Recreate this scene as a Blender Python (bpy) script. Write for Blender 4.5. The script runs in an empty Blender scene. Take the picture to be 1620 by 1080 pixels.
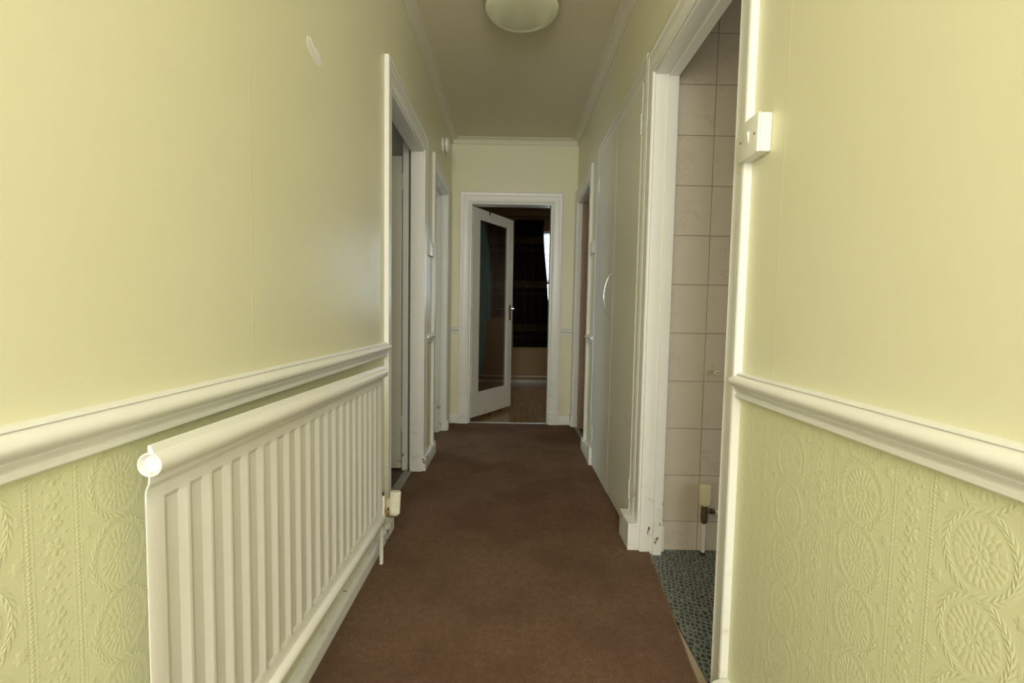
import bpy, bmesh, math, random
from mathutils import Vector, Matrix
random.seed(4)
S = bpy.context.scene
COL = S.collection

# ------------------------------------------------------------------ camera
H = 0.99
cam_d = bpy.data.cameras.new('camera'); cam = bpy.data.objects.new('camera', cam_d); COL.objects.link(cam)
cam_d.sensor_width = 36; cam_d.lens = 16.0; cam_d.clip_start = 0.02; cam_d.clip_end = 60
pit, rol, yaw = math.atan(43/720), 0.018, math.atan(-1/720)
Fv = Vector((-math.sin(yaw)*math.cos(pit), math.cos(yaw)*math.cos(pit), -math.sin(pit)))
Rv = Fv.cross(Vector((0, 0, 1))).normalized(); Uv = Rv.cross(Fv)
R2 = Rv*math.cos(rol)+Uv*math.sin(rol); U2 = -Rv*math.sin(rol)+Uv*math.cos(rol)
m = Matrix((R2, U2, -Fv)).transposed().to_4x4(); m.translation = Vector((0, 0, H))
cam.matrix_world = m
S.camera = cam

# ------------------------------------------------------------------ light, exposure
S.view_settings.view_transform = 'Standard'; S.view_settings.look = 'None'
S.view_settings.gamma = 1; S.view_settings.use_curve_mapping = False
S.view_settings.exposure = 0.0
w = bpy.data.worlds.new('daylight'); S.world = w; w.use_nodes = True
bg = w.node_tree.nodes['Background']; bg.inputs[0].default_value = (0.72, 0.86, 1.0, 1); bg.inputs[1].default_value = 5.0

def area(name, loc, target, sx, sy, power, col=(1, 1, 1), spread=180):
    l = bpy.data.lights.new(name, 'AREA'); l.shape = 'RECTANGLE'; l.size = sx; l.size_y = sy
    l.energy = power; l.color = col; l.spread = math.radians(spread)
    o = bpy.data.objects.new(name, l); COL.objects.link(o); o.location = loc
    o.rotation_euler = (Vector(target)-Vector(loc)).to_track_quat('-Z', 'Y').to_euler()
    return o
area('entrance_daylight', (0.0, -1.95, 1.75), (0.0, 3, 0.75), 1.0, 1.3, 53, (1.0, 0.995, 0.955))
area('left_added_fill', (-0.42, -0.60, 1.30), (0.5, 0.9, 1.35), 0.40, 1.5, 4.4, (1.0, 0.985, 0.93))  # added fill behind the camera, brightens the near right wall; no opening modelled
area('right_added_fill', (0.42, -0.60, 1.30), (-0.5, 0.9, 1.35), 0.40, 1.5, 4.4, (1.0, 0.985, 0.93))  # matching added fill for the near left wall, no doorway behind it
area('bedroom_daylight', (-2.6, 1.3, 1.5), (-0.8, 3.0, 1.0), 1.2, 1.1, 3.5, (0.95, 0.98, 1.0))
area('bathroom_daylight', (2.3, 1.1, 0.95), (0.8, 1.8, 0.55), 0.7, 0.7, 6, (1.0, 0.97, 0.92))
area('end_room_daylight', (1.3, 6.38, 1.55), (0.6, 4.6, 0.4), 1.2, 1.0, 6.0, (0.88, 0.94, 1.0))

# ------------------------------------------------------------------ node expressions
class X:
    def __init__(s, t, sock): s.t, s.s = t, sock
    def _b(s, o, op, rev=False):
        n = s.t.nodes.new('ShaderNodeMath'); n.operation = op
        a, b = (o, s) if rev else (s, o)
        for i, q in enumerate((a, b)):
            if isinstance(q, X): s.t.links.new(q.s, n.inputs[i])
            else: n.inputs[i].default_value = q
        return X(s.t, n.outputs[0])
    def __add__(s, o): return s._b(o, 'ADD')
    __radd__ = __add__
    def __sub__(s, o): return s._b(o, 'SUBTRACT')
    def __rsub__(s, o): return s._b(o, 'SUBTRACT', True)
    def __mul__(s, o): return s._b(o, 'MULTIPLY')
    __rmul__ = __mul__
    def __truediv__(s, o): return s._b(o, 'DIVIDE')
    def mod(s, o): return s._b(o, 'FLOORED_MODULO')
    def mx(s, o): return s._b(o, 'MAXIMUM')
    def mn(s, o): return s._b(o, 'MINIMUM')
    def at2(s, o): return s._b(o, 'ARCTAN2')
    def gt(s, o): return s._b(o, 'GREATER_THAN')
    def _u(s, op):
        n = s.t.nodes.new('ShaderNodeMath'); n.operation = op; s.t.links.new(s.s, n.inputs[0]); return X(s.t, n.outputs[0])
    def abs(s): return s._u('ABSOLUTE')
    def sqrt(s): return s._u('SQRT')
    def cos(s): return s._u('COSINE')
    def sin(s): return s._u('SINE')
    def st(s, lo, hi):      # smooth step rising from lo to hi
        n = s.t.nodes.new('ShaderNodeMapRange'); n.interpolation_type = 'SMOOTHSTEP'
        s.t.links.new(s.s, n.inputs['Value'])
        if lo < hi: n.inputs['From Min'].default_value, n.inputs['From Max'].default_value = lo, hi
        else:
            n.inputs['From Min'].default_value, n.inputs['From Max'].default_value = hi, lo
            n.inputs['To Min'].default_value, n.inputs['To Max'].default_value = 1, 0
        return X(s.t, n.outputs['Result'])

def coords(t):
    c = t.nodes.new('ShaderNodeTexCoord'); sp = t.nodes.new('ShaderNodeSeparateXYZ'); t.links.new(c.outputs['Object'], sp.inputs[0])
    return c.outputs['Object'], X(t, sp.outputs[0]), X(t, sp.outputs[1]), X(t, sp.outputs[2])
def noise(t, vec, scale, detail=3, rough=.5, stretch=None):
    if stretch:
        mp = t.nodes.new('ShaderNodeMapping'); mp.inputs['Scale'].default_value = stretch; t.links.new(vec, mp.inputs[0]); vec = mp.outputs[0]
    n = t.nodes.new('ShaderNodeTexNoise'); n.inputs['Scale'].default_value = scale; n.inputs['Detail'].default_value = detail
    n.inputs['Roughness'].default_value = rough; t.links.new(vec, n.inputs['Vector']); return X(t, n.outputs[0])
def mixc(t, f, a, b):
    n = t.nodes.new('ShaderNodeMix'); n.data_type = 'RGBA'
    if isinstance(f, X): t.links.new(f.s, n.inputs[0])
    else: n.inputs[0].default_value = f
    for i, q in ((6, a), (7, b)):
        if isinstance(q, tuple): n.inputs[i].default_value = (*q, 1)
        else: t.links.new(q, n.inputs[i])
    return n.outputs[2]
def newmat(name, col=(.8, .8, .8), rough=.5, metal=0, **kw):
    m = bpy.data.materials.new(name); m.use_nodes = True; t = m.node_tree; b = t.nodes['Principled BSDF']
    b.inputs['Base Color'].default_value = (*col, 1); b.inputs['Roughness'].default_value = rough; b.inputs['Metallic'].default_value = metal
    for k, v in kw.items(): b.inputs[k.replace('_', ' ')].default_value = v
    return m, t, b
def bump(t, b, h, dist, strength=1.0):
    n = t.nodes.new('ShaderNodeBump'); n.inputs['Distance'].default_value = dist; n.inputs['Strength'].default_value = strength
    t.links.new(h.s, n.inputs['Height']); t.links.new(n.outputs[0], b.inputs['Normal'])

YEL = (.81, .785, .555)
def m_wall_plain():
    m, t, b = newmat('yellow_painted_lining_paper', YEL, .33)
    v, x, y, z = coords(t)
    n1 = noise(t, v, 260, 3); n2 = noise(t, v, 9, 3); n3 = noise(t, v, 1.6, 3)
    c = mixc(t, n3.st(.35, .7)*.5, YEL, (.82, .795, .60))
    t.links.new(c, b.inputs['Base Color'])
    r = n2*.16+.28; t.links.new(r.s, b.inputs['Roughness'])
    seam = ((y-.968).mod(.53)).st(.0, .0016)*((y-.968).mod(.53)).st(.0034, .0018)
    bump(t, b, n1*.00012+n2*.0006+seam*.0005, 1.0, .8)
    return m
def m_wall_emboss(name, phase, ph2=0.0):
    m, t, b = newmat(name, (.77, .77, .50), .42)
    v, x, u, z = coords(t)
    P = .183
    q = (u-phase).mod(P)-P/2           # 0 at medallion column centre
    s = (u-phase+P/2).mod(P)-P/2       # 0 at flower column centre
    sa = s.abs()
    def disc(a, bb, r): return ((a*a+bb*bb).sqrt()).st(r, r*.35)
    d = sa-.0300
    h = disc(d, z.mod(.0058)-.0029, .0028)*.9
    h = h+disc(d.abs()-.0056, z.mod(.0042)-.0021, .0016)*.6
    zz = z+ph2
    fb = zz.mod(.029)-.0145
    r = (s*s+fb*fb).sqrt(); th = fb.at2(s)
    lob = (th*2.5+.6).cos().abs()
    petal = (r-(lob*.0052+.0068)).st(0.0007, -.0026)*(.55+.45*lob)
    vein = (th*12.5).cos()*.12*r.st(.003, .008)
    h = h+petal*(1+vein)-r.st(.0022, .001)*.25
    fd = (zz+.0145).mod(.029)-.0145
    h = h+disc(sa-.0135, fd, .0032)*.8+disc(sa-.0172, (zz+.007).mod(.0145)-.00725, .0018)*.5
    # medallion column
    mb = (zz+.02).mod(.104)-.052
    ex, ez = q/.0375, mb/.046
    rr = (ex*ex+ez*ez).sqrt(); mt = ez.at2(ex)
    inner = rr.st(.92, .84)
    rays = ((mt*8).cos().abs()*rr.st(.30, .42)*rr.st(.62, .52)
            + (mt*11+.8).cos().abs()*rr.st(.56, .66)*rr.st(.90, .80)
            + (mt*4).cos().abs()*rr.st(.08, .14)*rr.st(.30, .22))
    h = h+inner*rays*.75
    side = mt.sin()*5
    leaf = (mt*14+(rr-1.13).abs()*20).cos().abs()*rr.st(.97, 1.05)*rr.st(1.32, 1.2)
    h = h+leaf*.9+rr.st(1.10, 1.12)*rr.st(1.16, 1.14)*.5
    # small leaves and florets that fill the corners
    cb = (zz+.02+.052).mod(.104)-.052
    cq = q.abs()-.050
    r2 = (cq*cq+cb*cb).sqrt(); t2 = cb.at2(cq)
    h = h+(r2-((t2*3).cos().abs()*.004+.006)).st(.0006, -.002)*.45
    cb2 = (zz+.02+.052+.026).mod(.052)-.026
    lf = ((cb2*cb2*.35+cq*cq).sqrt()).st(.0065, .003)*q.abs().st(.03, .036)*rr.st(1.25, 1.36)
    h = h+lf*.6
    n1 = noise(t, v, 300, 2); n2 = noise(t, v, 60, 3)
    h = h*.00048*(.6+.8*n2)+n1*.00008
    bump(t, b, h, 1.0, 1.0)
    n3 = noise(t, v, 2.2, 3)
    t.links.new(mixc(t, n3.st(.35, .7)*.5, (.77, .77, .50), (.78, .77, .525)), b.inputs['Base Color'])
    return m
def m_white(name, col=(.85, .845, .80), rough=.30, chips=0.0):
    m, t, b = newmat(name, col, rough)
    v, x, y, z = coords(t)
    n = noise(t, v, 35, 3); n2 = noise(t, v, 140, 2); n3 = noise(t, v, 4, 3)
    c = mixc(t, n3.st(.4, .75)*.35, col, tuple(k*f for k, f in zip(col, (.97, .95, .86))))
    if chips:
        sc = noise(t, v, 11, 5, .6, (1.3, 1.3, .8))
        k = sc.st(.645, .66)*z.st(.30, .12)*chips
        c = mixc(t, k, c, (.20, .11, .05))
        sc2 = noise(t, v, 9, 5, .6, (1, 1, 3)).st(.55, .7)*z.st(.5, .1)*.35*chips
        c = mixc(t, sc2, c, (.42, .36, .25))
    t.links.new(c, b.inputs['Base Color'])
    bump(t, b, n*.0006+n2*.00012, 1.0, .8)
    return m
def m_carpet():
    m, t, b = newmat('brown_carpet', (.12, .07, .04), .95, 0)
    v, x, y, z = coords(t)
    n1 = noise(t, v, 300, 3, .75); n2 = noise(t, v, 45, 5, .7); n3 = noise(t, v, 3.2, 4, .6)
    c = mixc(t, n1.st(.34, .66), (.110, .063, .038), (.325, .208, .138))
    c = mixc(t, n2.st(.40, .62)*.5, c, (.155, .088, .053))
    c = mixc(t, n3.st(.38, .66)*.55, c, (.13, .075, .046))
    t.links.new(c, b.inputs['Base Color'])
    b.inputs['Sheen Weight'].default_value = 0; b.inputs['Sheen Roughness'].default_value = .6
    b.inputs['Specular IOR Level'].default_value = .1
    bump(t, b, n1*.004+n2*.003, 1.0, 1.0)
    return m
def m_pebble():
    m, t, b = newmat('pebble_vinyl', (.05, .08, .08), .45)
    v, x, y, z = coords(t)
    mp = t.nodes.new('ShaderNodeMapping'); mp.inputs['Scale'].default_value = (1, .78, 1); mp.inputs['Rotation'].default_value = (0, 0, .35); t.links.new(v, mp.inputs[0])
    vo = t.nodes.new('ShaderNodeTexVoronoi'); vo.feature = 'DISTANCE_TO_EDGE'; vo.inputs['Scale'].default_value = 64; vo.inputs['Randomness'].default_value = .55
    v2 = t.nodes.new('ShaderNodeTexVoronoi'); v2.inputs['Scale'].default_value = 64; v2.inputs['Randomness'].default_value = .55
    t.links.new(mp.outputs[0], vo.inputs['Vector']); t.links.new(mp.outputs[0], v2.inputs['Vector'])
    e = X(t, vo.outputs['Distance']).st(.12, .20)
    sp = t.nodes.new('ShaderNodeSeparateColor'); t.links.new(v2.outputs['Color'], sp.inputs[0])
    cell = mixc(t, X(t, sp.outputs[0]), (.010, .014, .013), (.050, .075, .075))
    t.links.new(mixc(t, e, (.20, .215, .18), cell), b.inputs['Base Color'])
    return m
def m_tile():
    m, t, b = newmat('cream_marbled_tile', (.62, .56, .46), .22)
    v, x, y, z = coords(t)
    oi = t.nodes.new('ShaderNodeObjectInfo')
    ad = t.nodes.new('ShaderNodeVectorMath'); ad.operation = 'ADD'; t.links.new(v, ad.inputs[0])
    cx = t.nodes.new('ShaderNodeCombineXYZ'); rn = X(t, oi.outputs['Random'])
    for i in range(3): t.links.new((rn*(7+3*i)).s, cx.inputs[i])
    t.links.new(cx.outputs[0], ad.inputs[1])
    n = noise(t, ad.outputs[0], 9, 5, .62, (1, 1, 1.6))
    vein = (n-.5).abs().st(.03, .0)
    n2 = noise(t, ad.outputs[0], 7, 3)
    t.links.new(mixc(t, vein*n2.st(.45, .6)*.55, (.67, .60, .50), (.54, .47, .38)), b.inputs['Base Color'])
    return m
def m_wood(name, a, c_, rough=.35):
    m, t, b = newmat(name, a, rough)
    v, x, y, z = coords(t)
    n = noise(t, v, 6, 5, .6, (9, .8, 9))
    t.links.new(mixc(t, n.st(.35, .65), a, c_), b.inputs['Base Color'])
    return m
def m_tartan(name, dark, mid, light):
    m, t, b = newmat(name, dark, .9)
    v, x, y, z = coords(t)
    b.inputs['Specular IOR Level'].default_value = .1
    h1 = (z+.02).mod(.62); band = h1.st(.30, .31)*h1.st(.41, .40)
    h2 = (z+.33).mod(.62).st(.50, .51)*(z+.33).mod(.62).st(.56, .55)
    vx = (x*1.0).mod(.115); vb = vx.st(.05, .054)*vx.st(.082, .078)
    c = mixc(t, vb*.6, dark, mid); c = mixc(t, band*.75, c, light); c = mixc(t, h2*.6, c, mid)
    t.links.new(c, b.inputs['Base Color'])
    bump(t, b, noise(t, v, 300, 2)*.0006, 1, .6)
    return m

M = {}
M['wall'] = m_wall_plain()
M['embL'] = m_wall_emboss('embossed_paper_left', .537-.0, .013)
M['embR'] = m_wall_emboss('embossed_paper_right', .6155, .045)
M['white'] = m_white('cream_gloss_trim', chips=0)
M['trim'] = m_white('chipped_gloss_trim', chips=1.0)
M['ceil'] = m_white('ceiling_paint', (.74, .68, .50), .7)
M['cornice'] = m_white('cornice_paint', (.76, .72, .58), .6)
M['rad'] = m_white('radiator_enamel', (.83, .82, .765), .28)
M['leaf'] = m_white('cupboard_paint', (.83, .81, .70), .42)
M['far_leaf'] = m_white('glazed_door_paint', (.77, .75, .67), .3, chips=.4)
M['plastic'] = newmat('white_plastic', (.86, .85, .76), .28)[0]
M['cream_plastic'] = newmat('cream_plastic', (.80, .74, .52), .35)[0]
M['ivory'] = newmat('ivory_ribbed_plastic', (.76, .72, .58), .4)[0]
M['dark'] = newmat('dark_slot', (.03, .025, .02), .6)[0]
M['brass'] = newmat('aged_brass', (.55, .42, .16), .4, 1)[0]
M['tarnish'] = newmat('tarnished_valve_metal', (.20, .15, .10), .45, .8)[0]
M['chrome'] = newmat('chrome', (.60, .59, .56), .10, 1)[0]
M['alu'] = newmat('worn_aluminium', (.42, .42, .38), .42, .7)[0]
M['carpet'] = m_carpet(); M['pebble'] = m_pebble(); M['tile'] = m_tile()
M['grout'] = newmat('grout', (.58, .48, .35), .9)[0]
M['lam'] = m_wood('laminate_plank', (.22, .125, .055), (.30, .18, .085), .2)
M['brown_leaf'] = m_wood('brown_door_wood', (.38, .25, .16), (.45, .31, .20), .4)
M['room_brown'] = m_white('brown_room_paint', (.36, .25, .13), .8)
M['room_grey'] = m_white('pale_room_paint', (.55, .53, .44), .7)
M['dark_floor'] = m_wood('dark_floorboard', (.07, .045, .03), (.10, .065, .045), .5)
M['tartan'] = m_tartan('dark_tartan', (.035, .030, .026), (.075, .062, .045), (.15, .115, .045))
M['rust_cloth'] = m_tartan('rust_tartan', (.13, .07, .045), (.19, .11, .08), (.16, .12, .07))
M['teal'] = newmat('teal_towelling', (.06, .155, .16), .95)[0]
M['slat'] = newmat('blind_slat', (.80, .79, .80), .5)[0]
M['pvc'] = newmat('window_frame_paint', (.60, .58, .55), .4)[0]
M['plaster'] = newmat('bare_plaster', (.84, .82, .76), .9)[0]
g, t, b = newmat('clear_glass', (.9, .93, .91), .02); b.inputs['Transmission Weight'].default_value = 1; b.inputs['IOR'].default_value = 1.45
M['glass'] = g
g, t, b = newmat('opal_glass', (.86, .85, .62), .16); b.inputs['Coat Weight'].default_value = .5
M['opal'] = g

# ------------------------------------------------------------------ mesh helpers
def link(name, bm, mats, parent=None, smooth=False, loc=None, kind=None):
    me = bpy.data.meshes.new(name)
    bmesh.ops.recalc_face_normals(bm, faces=bm.faces)
    bm.to_mesh(me); bm.free()
    if not isinstance(mats, (list, tuple)): mats = [mats]
    for q in mats: me.materials.append(q)
    if smooth:
        for p in me.polygons: p.use_smooth = True
        try: me.set_sharp_from_angle(angle=math.radians(38))
        except Exception: pass
    o = bpy.data.objects.new(name, me); COL.objects.link(o)
    if loc is not None: o.location = loc
    if parent is not None: o.parent = parent
    if kind: o['kind'] = kind
    return o
def struct(name, bm, mats, label=None, parent=None, smooth=False):
    o = link(name, bm, mats, parent, smooth)
    if parent is None: o['kind'] = 'structure'
    if label: o['label'] = label
    return o
def box(bm, x0, x1, y0, y1, z0, z1, mi=0, bev=0):
    vs = [bm.verts.new((x, y, z)) for x in (x0, x1) for y in (y0, y1) for z in (z0, z1)]
    fs = [bm.faces.new([vs[i] for i in f]) for f in ((0, 1, 3, 2), (4, 6, 7, 5), (0, 4, 5, 1), (2, 3, 7, 6), (0, 2, 6, 4), (1, 5, 7, 3))]
    for f in fs: f.material_index = mi
    if bev:
        es = list({e for f in fs for e in f.edges})
        bmesh.ops.bevel(bm, geom=es, offset=bev, segments=2, affect='EDGES', profile=.6)
def B(*a, **k):
    bm = bmesh.new(); box(bm, *a, **k); return bm
def sweep(bm, prof, path, closed_prof=True, caps=True):
    """prof: list of n; path: function k -> list of points for each station"""
    rings = [[bm.verts.new(p) for p in st] for st in path]
    n = len(rings[0])
    for a, b_ in zip(rings, rings[1:]):
        for i in range(n if closed_prof else n-1):
            j = (i+1) % n
            bm.faces.new((a[i], a[j], b_[j], b_[i]))
    if caps and closed_prof:
        bm.faces.new(rings[0][::-1]); bm.faces.new(rings[-1])
def tube(bm, pts, r, seg=14, caps=True):
    pts = [Vector(p) for p in pts]; rings = []
    up = None
    for i, p in enumerate(pts):
        d = (pts[min(i+1, len(pts)-1)]-pts[max(i-1, 0)]).normalized()
        if up is None: up = d.orthogonal().normalized()
        else: up = (up-d*up.dot(d)).normalized()
        s = d.cross(up); rr = r[i] if isinstance(r, (list, tuple)) else r
        rings.append([bm.verts.new(p+(up*math.cos(2*math.pi*k/seg)+s*math.sin(2*math.pi*k/seg))*rr) for k in range(seg)])
    for a, b_ in zip(rings, rings[1:]):
        for k in range(seg): bm.faces.new((a[k], a[(k+1) % seg], b_[(k+1) % seg], b_[k]))
    if caps: bm.faces.new(rings[0][::-1]); bm.faces.new(rings[-1])
def lathe(bm, prof, origin, axis='z', seg=40):
    """prof: (r, h) list; axis direction for h"""
    o = Vector(origin); ax = {'z': (Vector((0, 0, 1)), Vector((1, 0, 0)), Vector((0, 1, 0))), 'x': (Vector((1, 0, 0)), Vector((0, 1, 0)), Vector((0, 0, 1))),
                              '-x': (Vector((-1, 0, 0)), Vector((0, 1, 0)), Vector((0, 0, 1))), 'y': (Vector((0, 1, 0)), Vector((1, 0, 0)), Vector((0, 0, 1))),
                              '-y': (Vector((0, -1, 0)), Vector((1, 0, 0)), Vector((0, 0, 1)))}[axis]
    rings = []
    for r, h in prof:
        c = o+ax[0]*h
        if r < 1e-6: rings.append([bm.verts.new(c)])
        else: rings.append([bm.verts.new(c+(ax[1]*math.cos(2*math.pi*k/seg)+ax[2]*math.sin(2*math.pi*k/seg))*r) for k in range(seg)])
    for a, b_ in zip(rings, rings[1:]):
        for k in range(seg):
            k2 = (k+1) % seg
            vs = [a[k % len(a)], a[k2 % len(a)], b_[k2 % len(b_)], b_[k % len(b_)]]
            u = []
            for q in vs:
                if q not in u: u.append(q)
            if len(u) > 2: bm.faces.new(u)
def thing(name, label, cat, loc=(0, 0, 0), group=None):
    o = bpy.data.objects.new(name, None); COL.objects.link(o); o.location = loc; o.empty_display_size = .05
    o['label'] = label; o['category'] = cat
    if group: o['group'] = group
    return o
def part(name, bm, mat, root, smooth=False, label=None, kind=None):
    """mesh given in world coordinates, stored relative to its root"""
    off = Vector((0, 0, 0)); r = root
    while r is not None: off += r.location; r = r.parent
    bmesh.ops.translate(bm, verts=bm.verts, vec=-off)
    o = link(name, bm, mat, root, smooth, kind=kind)
    if label: o['label'] = label
    return o

# ------------------------------------------------------------------ dimensions
XL, XR = -.55, .56
YB, YF = -2.40, 4.08
ZC = 2.515
T = .09                      # partition thickness
LD = [(2.035, 2.80, 1.965), (3.19, 3.80, 1.965)]             # left openings y0,y1,head
RD = [(1.16, 1.878, 1.965), (2.0, 2.965, 2.0), (3.35, 4.00, 1.965)]
DZ = .83                     # paper changes behind the dado rail

def long_wall(name, x0, x1, holes, mats, label):
    bm = bmesh.new(); y = YB
    for (a, b_, h) in holes:
        box(bm, x0, x1, y, a, -.02, DZ, 1); box(bm, x0, x1, y, a, DZ, ZC, 0)
        box(bm, x0, x1, a, b_, h, ZC, 0); y = b_
    box(bm, x0, x1, y, YF+.10, -.02, DZ, 1); box(bm, x0, x1, y, YF+.10, DZ, ZC, 0)
    return struct(name, bm, mats, label)
wl = long_wall('wall_left', XL-.072, XL, LD, [M['wall'], M['embL']], 'left corridor wall, pale yellow paint over embossed paper below the dado')
wr = long_wall('wall_right', XR, XR+T, RD, [M['wall'], M['embR']], 'right corridor wall, pale yellow paint over embossed paper below the dado')
FD = (-.382, .345, 1.97)     # far opening
bm = bmesh.new()
for z0, z1, mi in ((-.02, DZ, 1), (DZ, FD[2], 0)):
    box(bm, XL, FD[0], YF, YF+.10, z0, z1, mi); box(bm, FD[1], XR, YF, YF+.10, z0, z1, mi)
box(bm, XL, XR, YF, YF+.10, FD[2], ZC, 0)
struct('wall_end', bm, [M['wall'], M['wall']], 'yellow end wall around the glazed door')
struct('wall_back', B(XL, XR, YB-.1, YB, -.02, ZC), M['white'])
struct('ceiling', B(XL-T, XR+T, YB-.1, YF+.10, ZC, ZC+.08), M['ceil'], 'cream painted corridor ceiling')

# carpet, with a trodden edge at the bathroom door
bm = bmesh.new()
edge = [(XR, 1.16), (.523, 1.162), (.530, 1.25), (.545, 1.38), (.560, 1.52), (.575, 1.66), (.590, 1.80), (.598, 1.876), (XR, 1.878)]
outline = [(XL, YB), (XR, YB)]+[(x, y) for x, y in edge[:1]]+edge[1:]+[(XR, 2.0), (XR+.03, 2.0), (XR+.03, 2.965), (XR, 2.965), (XR, 3.35), (XR+.012, 3.35), (XR+.012, 4.0), (XR, 4.0), (XR, YF),
           (FD[1], YF), (FD[1], YF+.004), (FD[0], YF+.004), (FD[0], YF), (XL, YF), (XL, 3.8), (XL-.04, 3.8), (XL-.04, 3.19), (XL, 3.19), (XL, 2.8), (XL-.055, 2.8), (XL-.055, 2.035), (XL, 2.035)]
lo = [bm.verts.new((x, y, -.010)) for x, y in outline]; hi = [bm.verts.new((x, y, 0)) for x, y in outline]
bm.faces.new(hi); bm.faces.new(lo[::-1])
for i in range(len(lo)): j = (i+1) % len(lo); bm.faces.new((lo[i], lo[j], hi[j], hi[i]))
struct('floor', bm, M['carpet'], 'brown short-pile carpet along the corridor')
struct('floor_slab', B(XL-T, XR+T, YB-.1, YF+.1, -.06, -.0201), M['grout'])
# carpet binding bar where it meets the vinyl
bm = bmesh.new()
for (xa, ya), (xb, yb) in zip(edge[1:-1], edge[2:]):
    tube(bm, [(xa, ya, -.001), (xb, yb, -.001)], .0025, 6)
o = link('carpet_gripper_edge', bm, newmat('frayed_edge', (.24, .15, .08), .8)[0]); o['label'] = 'thin frayed carpet edge along the bathroom threshold'; o['category'] = 'carpet edging'

# ------------------------------------------------------------------ mouldings
DADO = [(0, .060), (.008, .060), (.0125, .0585), (.0145, .0548), (.0118, .0540), (.0118, .0530), (.0165, .0522), (.0235, .0505), (.0295, .0465), (.0325, .0410), (.0320, .0355), (.0285, .0305), (.0220, .0270), (.0175, .0240),
        (.0165, .0215), (.0178, .0207), (.0172, .0195), (.0140, .0140), (.0120, .0090), (.0122, .0075), (.0150, .0068), (.0155, .0020), (.0140, 0), (0, 0)]
def rail(name, prof, z, side, a, b_, mat, label, parent=None):
    """moulding along y on a side wall ('L','R') or along x on the end wall ('E')"""
    bm = bmesh.new()
    def P(d, h, u):
        return {'L': (XL+d, u, z+h), 'R': (XR-d, u, z+h), 'E': (u, YF-d, z+h)}[side]
    n = max(1, int((b_-a)/.5))
    sweep(bm, None, [[P(d, h, a+(b_-a)*k/n) for d, h in prof] for k in range(n+1)])
    return struct(name, bm, mat, label, parent, smooth=True)
ZD = .80
CW = .068                   # casing width
rail('trim_1', DADO, ZD, 'L', YB, LD[0][0]-CW-.0005, M['white'], 'moulded dado rail above the radiator on the left wall')
rail('trim_2', DADO, ZD, 'L', LD[0][1]+CW, LD[1][0]-CW, M['white'], 'short dado rail between the two left doorways')
rail('trim_3', DADO, ZD, 'R', YB, RD[0][0]-CW+.004, M['white'], 'moulded dado rail on the near right wall')
rail('trim_4', DADO, ZD, 'R', RD[1][1]+CW, RD[2][0]-CW, M['white'], 'short dado rail between cupboard and last right doorway')
rail('trim_5', DADO, ZD+.01, 'E', XL, FD[0]-.09, M['white'], 'stub of dado rail left of the glazed door')
rail('trim_6', DADO, ZD+.01, 'E', FD[1]+.09, XR-.001, M['white'], 'stub of dado rail right of the glazed door')
# cornice
COR = [(0, 0), (.006, 0), (.008, -.004)]+[(.012+.036*(1-math.cos(a)), -.008+.0+.040*math.sin(a)-.0) for a in [0]]
COR = [(0, 0), (0, -.048), (.006, -.048), (.009, -.043)]+[(.011+.036*(1-math.cos(k*math.pi/12)), -.041+.034*math.sin(k*math.pi/12)) for k in range(7)]+[(.050, -.006), (.054, -.005), (.056, 0)]
def cornice(name, side, a, b_, label):
    bm = bmesh.new()
    def P(d, h, u, end):
        if end and side in 'LR': u = min(u, YF-d) if end > 0 else u
        if side == 'E': u = XL+d if end < 0 else (XR-d if end > 0 else u)
        return {'L': (XL+d, u, ZC+h), 'R': (XR-d, u, ZC+h), 'E': (u, YF-d, ZC+h)}[side]
    sweep(bm, None, [[P(d, h, a, -1) for d, h in COR], [P(d, h, b_, 1) for d, h in COR]])
    struct(name, bm, M['cornice'], label, smooth=True)
cornice('trim_7', 'L', YB, YF, 'coved cornice along the top of the left wall')
cornice('trim_8', 'R', YB, YF, 'coved cornice along the top of the right wall')
cornice('trim_9', 'E', XL, XR, 'coved cornice over the end wall')
# skirting
def skprof(h, d): return [(0, 0), (0, h), (d*.45, h), (d*.8, h-.006), (d, h-.016), (d, 0)]
SKL = [(0, 0), (0, .052), (.008, .052), (.020, .047), (.025, .041), (.026, .036), (.026, 0)]
rail('baseboard_left', SKL, 0, 'L', YB, 1.965, M['trim'], 'low white skirting board under the radiator')
rail('baseboard_left.001', skprof(.085, .026), 0, 'L', LD[0][1]+CW+.002, LD[1][0]-CW-.001, M['trim'], 'short skirting between the two left doorways')
rail('baseboard_right', skprof(.085, .045), 0, 'R', YB, RD[0][0]-CW, M['trim'], 'white skirting end beside the near right door casing')
rail('baseboard_right.001', skprof(.085, .030), 0, 'R', RD[1][1]+CW, RD[2][0]-CW, M['trim'], 'short skirting between cupboard and last right doorway')
rail('baseboard_end', skprof(.085, .018), 0, 'E', XL, FD[0]-.092, M['trim'], 'skirting left of the glazed door')
rail('baseboard_end.001', skprof(.085, .018), 0, 'E', FD[1]+.092, XR-.001, M['trim'], 'skirting right of the glazed door')

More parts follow.
